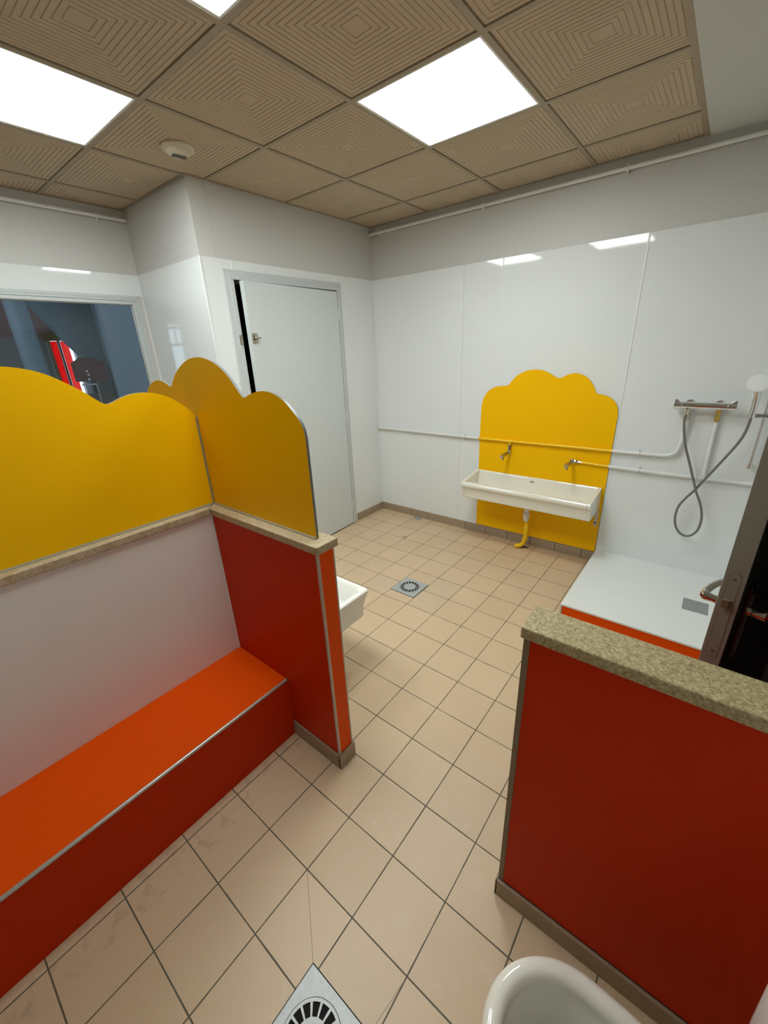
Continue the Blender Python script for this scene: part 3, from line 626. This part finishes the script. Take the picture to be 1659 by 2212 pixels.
t = thing('hand_shower', 'round white hand shower head on a chrome handle', 'shower head', (2.81, -.12, 1.19))
hd = smoothline([(2.808, -.118, 1.175), (2.809, -.116, 1.22), (2.808, -.118, 1.27), (2.804, -.125, 1.315), (2.800, -.13, 1.345)], 4)
tub('handle', hd, [.0125 + .0055 * (i / (len(hd) - 1)) for i in range(len(hd))], 'chrome', t, 16)
def headdisc(prof, m, name):
    bm = disc(0, 0, prof, 36); bmesh.ops.rotate(bm, verts=bm.verts, cent=(0, 0, 0), matrix=Matrix.Rotation(math.radians(62), 3, 'X')); bmesh.ops.translate(bm, verts=bm.verts, vec=(2.797, -.135, 1.358)); return obj(name, bm, m, t, smooth=True)
headdisc([(.02, -.022), (.046, -.008), (.050, 0), (.049, .004)], 'plastic', 'head_shell'); headdisc([(.046, .0035), (.045, .0055), (.03, .007)], 'strip', 'spray_face')
bm = bmesh.new()
for r, n_ in ((.0, 1), (.010, 6), (.021, 12), (.032, 18)):
    for k in range(n_):
        a = 2 * math.pi * k / n_; x, y = r * math.cos(a), r * math.sin(a); tube(bm, [(x, y, .005), (x, y, .0085)], .0013, 6)
bmesh.ops.rotate(bm, verts=bm.verts, cent=(0, 0, 0), matrix=Matrix.Rotation(math.radians(62), 3, 'X')); bmesh.ops.translate(bm, verts=bm.verts, vec=(2.797, -.135, 1.358)); obj('spray_nozzles', bm, 'plastic', t)

# shower tray
t = thing('shower_tray', 'raised white shower platform with orange front under the mixer', 'shower tray', (2.59, 0, 0))
box('tray_top', 2.131, XR - .005, -.888, -.0005, .088, .100, 'tray', t, .0015)
box('front_panel', 2.137, XR - .005, -.882, -.876, 0.0, .088, 'orange', t)['label'] = 'red-orange front board'
box('side_panel', 2.135, 2.139, -.876, -.012, 0.0, .088, 'ptrim', t)
box('corner_trim', 2.1335, 2.142, -.885, -.874, 0.0, .088, 'ptrim', t, .001)
d = box('drain_cover', 2.722, 2.848, -.535, -.395, .0995, .1025, 'steel', t, .003)
bm = bmesh.new()
for i in range(7):
    for j in range(9):
        cx, cy = 2.742 + i * .0145, -.512 + j * .0118 + (.004 if i % 2 else 0)
        v = bx(bm, cx - .005, cx + .005, cy - .0017, cy + .0017, .1022, .1045)
o = obj('drain_ribs', bm, 'alu', d, .0005)

# ================================================================= LEFT BASIN (behind the partition)
t = thing('deep_washbasin', 'deep white square-cornered sink sticking out behind the left partition', 'washbasin', (1.1, -2.358, .35))
def rrect(x0, x1, y0, y1, r, z, n=6):
    out = []
    for cx, cy, a0 in ((x1 - r, y1 - r, 0), (x0 + r, y1 - r, 90), (x0 + r, y0 + r, 180), (x1 - r, y0 + r, 270)):
        for k in range(n + 1):
            a = math.radians(a0 + 90 * k / n); out.append((cx + r * math.cos(a), cy + r * math.sin(a), z))
    return out
bm = bmesh.new(); X0, X1, Y0_, Y1_ = .86, 1.462, -2.3575, -1.908
R = [rrect(X0 + .02, X1 - .020, Y0_, Y1_ - .042, .02, .352), rrect(X0 + .012, X1 - .010, Y0_, Y1_ - .034, .02, .358), rrect(X0 + .008, X1 - .008, Y0_, Y1_ - .03, .02, .42), rrect(X0 + .002, X1 - .003, Y0_, Y1_ - .012, .02, .462), rrect(X0, X1, Y0_, Y1_, .02, .480),
     rrect(X0, X1, Y0_, Y1_, .02, .493), rrect(X0 + .005, X1 - .005, Y0_ + .005, Y1_ - .005, .018, .4985), rrect(X0 + .026, X1 - .024, Y0_ + .04, Y1_ - .024, .03, .4985), rrect(X0 + .034, X1 - .032, Y0_ + .048, Y1_ - .032, .034, .490), rrect(X0 + .05, X1 - .045, Y0_ + .06, Y1_ - .05, .04, .40), rrect(X0 + .09, X1 - .08, Y0_ + .1, Y1_ - .09, .05, .375)]
loft(bm, R, True, True); obj('basin', bm, 'ceramic', t, smooth=True)
bm = bmesh.new(); R = [rrect(X0 + .03, X1 - .025, Y0_ + .01, Y1_ - .075, .05, .353), rrect(X0 + .03, X1 - .03, Y0_ + .01, Y1_ - .09, .05, .335), rrect(X0 + .05, X1 - .06, Y0_ + .03, Y1_ - .13, .05, .322)]
loft(bm, R, True, True); obj('underside', bm, 'ceramic', t, smooth=True)
tub('waste_pipe', [(1.16, -2.14, .325), (1.16, -2.14, .12), (1.16, -2.20, .09), (1.16, -2.357, .09)], .018, 'plastic', t, 14)

# ================================================================= FLOOR DRAINS
def drain(label, x0, y0, s, nslot=16):
    t = thing('floor_drain', label, 'floor drain', (x0 + s / 2, y0 + s / 2, 0), 'square metal floor drains')
    cx, cy = x0 + s / 2, y0 + s / 2; k = s / .2
    box('drain_gap', x0 - .003, x0 + s + .003, y0 - .003, y0 + s + .003, 0.0, .0012, 'black', t)
    bm = bmesh.new()      # square plate with a round hole
    n = 48; ro = .0785 * k; sq = []; ci = []
    for i in range(n):
        a = 2 * math.pi * (i + .5) / n + math.pi / 4 - math.pi / n; c, si = math.cos(a), math.sin(a); f = (s / 2) / max(abs(c), abs(si)); sq.append((cx + c * f, cy + si * f)); ci.append((cx + c * ro, cy + si * ro))
    loft(bm, [[(x, y, .001) for x, y in sq], [(x, y, .0035) for x, y in sq], [(x, y, .0035) for x, y in ci], [(x, y, .001) for x, y in ci]])
    obj('drain_plate', bm, 'alu', t)
    box('drain_well', cx - .077 * k, cx + .077 * k, cy - .077 * k, cy + .077 * k, .0013, .0015, 'black', t)
    bm = bmesh.new()      # grating: outer ring, ribs, middle disc
    N_ = 96
    def ring(ra, rb, z0, z1):
        loft(bm, [[(cx + r * math.cos(2 * math.pi * i / N_), cy + r * math.sin(2 * math.pi * i / N_), z) for i in range(N_)] for r, z in ((ra, z0), (ra, z1), (rb, z1), (rb, z0), (ra, z0))])
    ring(.0768 * k, .0695 * k, .0016, .0048)
    loft(bm, [[(cx + r * math.cos(2 * math.pi * i / N_), cy + r * math.sin(2 * math.pi * i / N_), z) for i in range(N_)] for r, z in ((.043 * k, .0016), (.043 * k, .0046), (.040 * k, .005))], True, True)
    for i in range(nslot):
        a = 2 * math.pi * i / nslot; c, si = math.cos(a), math.sin(a); h = .0022 * k
        P = [(r * k, q) for r, q in ((.041, -h), (.070, -h * 1.5), (.070, h * 1.5), (.041, h))]
        prism(bm, [(cx + c * r - si * q, cy + si * r + c * q) for r, q in P], 'z', .0016, .0046)
    gr = obj('drain_grating', bm, 'alu', t)
    if nslot == 16:      # fine cast mark in the middle of the far grating
        bm = bmesh.new()
        for i in range(4): bx(bm, cx - .010 + i * .006, cx - .0065 + i * .006, cy - .003, cy + .004, .005, .0054)
        obj('cast_mark', bm, 'steel', gr)
drain('square metal floor drain in the middle of the tiled washing area', 1.062, -1.238, .196, 16)
drain('square metal floor drain cut off by the bottom of the view', 2.070, -3.112, .203, 16)

# ================================================================= TOILET
t = thing('toilet', 'small white child toilet without a seat beside the red partition', 'toilet', (2.72, -2.775, 0))
tx0, tyc = 2.519, -2.772
def egg(grow, z, n=44, a=.165, b=.153, back=2.885, shift=0.0):
    """outline of the bowl at height z, grown by grow metres"""
    out = []; cx = tx0 + a
    for i in range(n):
        th = math.pi / 2 + math.pi * i / (n - 1)
        out.append((cx + (a + grow) * math.cos(th) + shift, tyc + (b + grow) * math.sin(th), z))
    bk = back + min(grow, 0) * 1.2
    bw = b * .84 + grow
    out += [(cx + .07 + shift, tyc - (b + grow) * .985, z), (cx + .13 + shift, tyc - (b + grow) * .94, z), (bk - .02, tyc - bw * .97, z), (bk, tyc - bw * .8, z), (bk, tyc + bw * .8, z), (bk - .02, tyc + bw * .97, z), (cx + .13 + shift, tyc + (b + grow) * .94, z), (cx + .07 + shift, tyc + (b + grow) * .985, z)]
    return out
zr = .35; bm = bmesh.new()
rings = [egg(-.055, 0.0, shift=.03), egg(-.06, .03, shift=.03), egg(-.065, .12, shift=.03), egg(-.045, .2, shift=.02), egg(-.018, .27, shift=.008), egg(-.006, .30), egg(-.001, .320), egg(0, .335), egg(-.004, .345), egg(-.012, .3505), egg(-.022, .3515), egg(-.031, .3475), egg(-.037, .339), egg(-.040, .325), egg(-.040, .310), egg(-.045, .295), egg(-.056, .25), egg(-.075, .21), egg(-.10, .18), egg(-.125, .165)]
loft(bm, rings, True, True)
obj('bowl', bm, 'ceramic2', t, smooth=True)
bm = bmesh.new(); loft(bm, [egg(-.0685, .226), egg(-.0695, .2265)], True, True); obj('water', bm, 'water', t)
bm = bmesh.new(); R = []
for z, i0 in ((.40, .012), (.41, .004), (.55, .002), (.74, -.004), (.755, 0.004), (.757, .014)): R.append(rrect(2.888 + i0, 3.04, tyc - .17 + i0, tyc + .17 - i0, .035, z, 6))
loft(bm, R, True, True); obj('cistern', bm, 'ceramic', t, smooth=True)
bm = bmesh.new(); loft(bm, [rrect(2.87, 3.04, tyc - .1, tyc + .1, .03, .352), rrect(2.90, 3.04, tyc - .12, tyc + .12, .03, .402)], True, True); obj('cistern_neck', bm, 'ceramic', t, smooth=True)

# ================================================================= DOOR 2 (dark, at the right)
t = thing('door_2', None, None, (2.759, -2.105, 0), kind='structure')
E = Vector((.272, .962, 0)).normalized(); T = Vector((E.y, -E.x, 0)); O = Vector((2.739, -2.100, 0))      # E: edge to hinge, T: across the thickness
def DP(s, q, z): return tuple(O + E * s + T * q + Vector((0, 0, z)))
def dbox(name, s0, s1, q0, q1, z0, z1, m, par=t, bevel=0.0):
    bm = bmesh.new(); v = [bm.verts.new(DP(s, q, z)) for s in (s0, s1) for q in (q0, q1) for z in (z0, z1)]
    for k in ((0, 1, 3, 2), (4, 6, 7, 5), (0, 4, 5, 1), (2, 3, 7, 6), (0, 2, 6, 4), (1, 5, 7, 3)): bm.faces.new([v[i] for i in k])
    return obj(name, bm, m, par, bevel)
TH = .0405
leaf = dbox('door_leaf', 0, .83, 0, TH, .01, 2.04, 'gdoor', t, .001)
dbox('door_face', .0015, .829, TH, TH + .001, .011, 2.039, 'gface', leaf)['label'] = 'face towards the corridor, darkened for its shade'
bm = bmesh.new(); LZ0, LZ1 = .882, 1.115; hwq = .011; cq = TH / 2
pl = [(cq + hwq * math.cos(a), LZ1 - hwq + hwq * math.sin(a)) for a in [math.pi * k / 10 for k in range(11)]] + [(cq + hwq * math.cos(a), LZ0 + hwq + hwq * math.sin(a)) for a in [math.pi + math.pi * k / 10 for k in range(11)]]
A = [bm.verts.new(DP(-.0006, q, z)) for q, z in pl]; B = [bm.verts.new(DP(.002, q, z)) for q, z in pl]; bm.faces.new(A); bm.faces.new(B[::-1])
for i in range(len(pl)): bm.faces.new((A[i], B[i], B[(i + 1) % len(pl)], A[(i + 1) % len(pl)]))
obj('lock_plate', bm, 'gdoor', leaf)
pg = [(cq + (q - cq) * 1.09, z + (.001 if z > 1 else -.001)) for q, z in pl]
bm = bmesh.new(); A = [bm.verts.new(DP(-.0002, q, z)) for q, z in pg]; B = [bm.verts.new(DP(.001, q, z)) for q, z in pg]; bm.faces.new(A); bm.faces.new(B[::-1])
for i in range(len(pg)): bm.faces.new((A[i], B[i], B[(i + 1) % len(pg)], A[(i + 1) % len(pg)]))
obj('lock_plate_joint', bm, 'darkgrey', leaf)
for z in (1.098, .900): tub('screw', [DP(-.0015, cq, z), DP(.001, cq, z)], .0035, 'darkgrey', leaf, 10)
bm = bmesh.new(); P = [(-.0, cq - .008), (-.0, cq + .008), (-.011, cq - .006), (-.004, cq + .008)]
v = [bm.verts.new(DP(s, q, z)) for z in (1.026, 1.046) for s, q in ((0, cq - .009), (-.012, cq - .009), (-.008, cq + .004), (0, cq + .009))]
bm.faces.new(v[:4]); bm.faces.new(v[4:][::-1])
for i in range(4): bm.faces.new((v[i], v[4 + i], v[4 + (i + 1) % 4], v[(i + 1) % 4]))
obj('latch_bolt', bm, 'btrim', leaf, .001)
box('door_jamb', 2.952, XR, -1.292, -1.215, .0, 2.10, 'gdoor', t)
HS, HZ = .058, 1.004
for side in (-1, 1):
    q0 = 0 if side < 0 else TH + .001
    o = dbox('escutcheon', HS - .022, HS + .022, q0 if side > 0 else -.008, q0 + .008 if side > 0 else 0, .87, 1.075, 'lever' if side < 0 else 'plate', leaf, .002)
    qq = [q0 + side * v for v in (.008, .015, .0151, .034, .041)]
    sh = tub('handle_shank', [DP(HS, q, HZ) for q in qq], [.0105, .0105, .009, .0115, .0105], 'lever', leaf, 20)
    q1 = q0 + side * .036
    P = smoothline([DP(HS, q1, HZ), DP(HS + .02, q1 + side * .004, HZ + .004), DP(HS + .06, q1 + side * .0, HZ + .008), DP(HS + .10, q1 - side * .010, HZ + .006), DP(HS + .118, q1 - side * .016, HZ + .004)], 5)
    tub('handle_lever', P, [.0105] * 3 + [.0085] * (len(P) - 4) + [.006], 'lever', leaf, 16)

# ================================================================= ROOM BEYOND THE INTERIOR WINDOW
bm = bmesh.new(); bx(bm, -6.1, AX - .12, -5.2, 3.0, -.1, 0); bx(bm, -6.1, AX - .12, -5.2, 3.0, 2.9, 3.0); bx(bm, -6.1, AX - .12, -5.3, -5.2, 0, 3.0); bx(bm, -6.1, AX - .12, 2.9, 3.0, 0, 3.0)
struct(obj('wall_beyond', bm, 'greywall'))
bm = bmesh.new()      # far wall with a window opening
Yw0, Yw1, Zw0, Zw1 = -1.36, -1.10, 1.0, 1.90
bx(bm, -4.65, -4.55, -5.2, -3.80, 0, 1.94); bx(bm, -4.65, -4.55, -3.54, Yw0, 0, 1.94); bx(bm, -4.65, -4.55, -3.80, -3.54, 0, 1.1); bx(bm, -4.65, -4.55, Yw1, 3.0, 0, 1.94); bx(bm, -4.65, -4.55, Yw0, Yw1, 0, Zw0); bx(bm, -4.65, -4.55, Yw0, Yw1, Zw1, 1.94)
struct(obj('wall_far', bm, 'greywall'))
bm = bmesh.new(); bx(bm, -4.65, -4.55, -5.2, -3.80, 1.94, 2.9); bx(bm, -4.65, -4.55, -3.54, 3.0, 1.94, 2.9); bx(bm, -4.65, -4.55, -3.80, -3.54, 2.16, 2.9)
struct(obj('wall_far', bm, 'rose'))
bm = bmesh.new()
for q in ((-3.80, -3.77, 1.1, 2.16), (-3.57, -3.54, 1.1, 2.16), (-3.80, -3.54, 1.1, 1.13), (-3.80, -3.54, 2.13, 2.16), (-3.80, -3.54, 1.80, 1.84), (-3.69, -3.67, 1.84, 2.16)): bx(bm, -4.62, -4.58, *q)
struct(obj('window_2', bm, 'frame'))
bm = bmesh.new(); bx(bm, -4.66, -4.54, -5.2, -1.36, 2.06, 2.10); struct(obj('trim_1', bm, 'rose'))
bm = bmesh.new(); prism(bm, [(-1.66, 0), (-0.9, 0), (-1.02, 2.9), (-2.12, 2.9), (-1.96, 2.42), (-1.76, 2.06), (-1.63, 1.84), (-1.50, 1.66), (-1.50, 0)][1:], 'x', -3.08, -3.0)
struct(obj('wall_blue', bm, 'blue2'))
struct(box('wall_blue', -2.6, -2.5, -1.42, PY + 1.9, 0, 2.9, 'blue'))
tag(tub('column', [(-2.5, -2.06, 0.0), (-2.5, -2.06, 2.9)], .085, 'blue', None, 32), 'round slate-blue column seen through the interior window', 'column')
for lab, a, b in (('left red translucent curtain strip seen through the interior window', -1.351, -1.273), ('right red translucent curtain strip seen through the interior window', -1.238, -1.150)):
    bm = bmesh.new(); n = 12; pts = [(a + (b - a) * i / n, -4.60 + .004 * math.sin(i * 1.7)) for i in range(n + 1)]
    prism(bm, [(x, y) for y, x in pts] + [(x + .002, y) for y, x in pts[::-1]], 'z', Zw0 - .02, Zw1 - .005)
    tag(obj('curtain', bm, 'curtain'), lab, 'curtain', 'red curtain strips in the next room')
struct(box('trim_2', -4.62, -4.56, -1.268, -1.250, Zw0, Zw1, 'charc'))
bm = bmesh.new(); prism(bm, [(-1.44, 1.90), (-1.08, 1.90), (-1.09, 1.99), (-1.13, 2.02), (-1.30, 2.02), (-1.42, 1.98)], 'x', -4.53, -4.5)
tag(obj('valance', bm, 'olive'), 'olive valance above the red curtain strips', 'valance')
tag(box('shelf_post', -4.52, -4.49, -1.40, -1.385, 0, 1.90, 'wood'), 'thin light wooden post left of the red curtains', 'post')
t = thing('toy_cupboard', 'dark maroon gable-topped cupboard standing before the blue wall', 'cupboard', (-2.7, -1.58, 0))
bm = bmesh.new(); prism(bm, [(-1.74, 1.43), (-1.478, 1.43), (-1.478, 1.604), (-1.566, 1.655), (-1.655, 1.66), (-1.74, 1.61)], 'x', -2.62, -2.50); obj('gable_top', bm, 'maroon', t)
bm = bmesh.new(); bx(bm, -2.62, -2.5, -1.60, -1.478, 0, 1.43); bx(bm, -2.62, -2.5, -1.74, -1.60, 0, 1.30); obj('carcass', bm, 'charc', t)
bm = bmesh.new(); bx(bm, -2.50, -2.49, -1.73, -1.60, 1.39, 1.405); bx(bm, -2.499, -2.49, -1.605, -1.597, 1.2, 1.40); obj('shelf_edge', bm, 'greywall', t)
for q, z in ((-1.655, 1.485), (-1.66, 1.44), (-1.66, 1.52)): box('white_square', -2.5, -2.495, q, q + .013, z, z + .016, 'strip', t)
print('objects', len(bpy.data.objects))
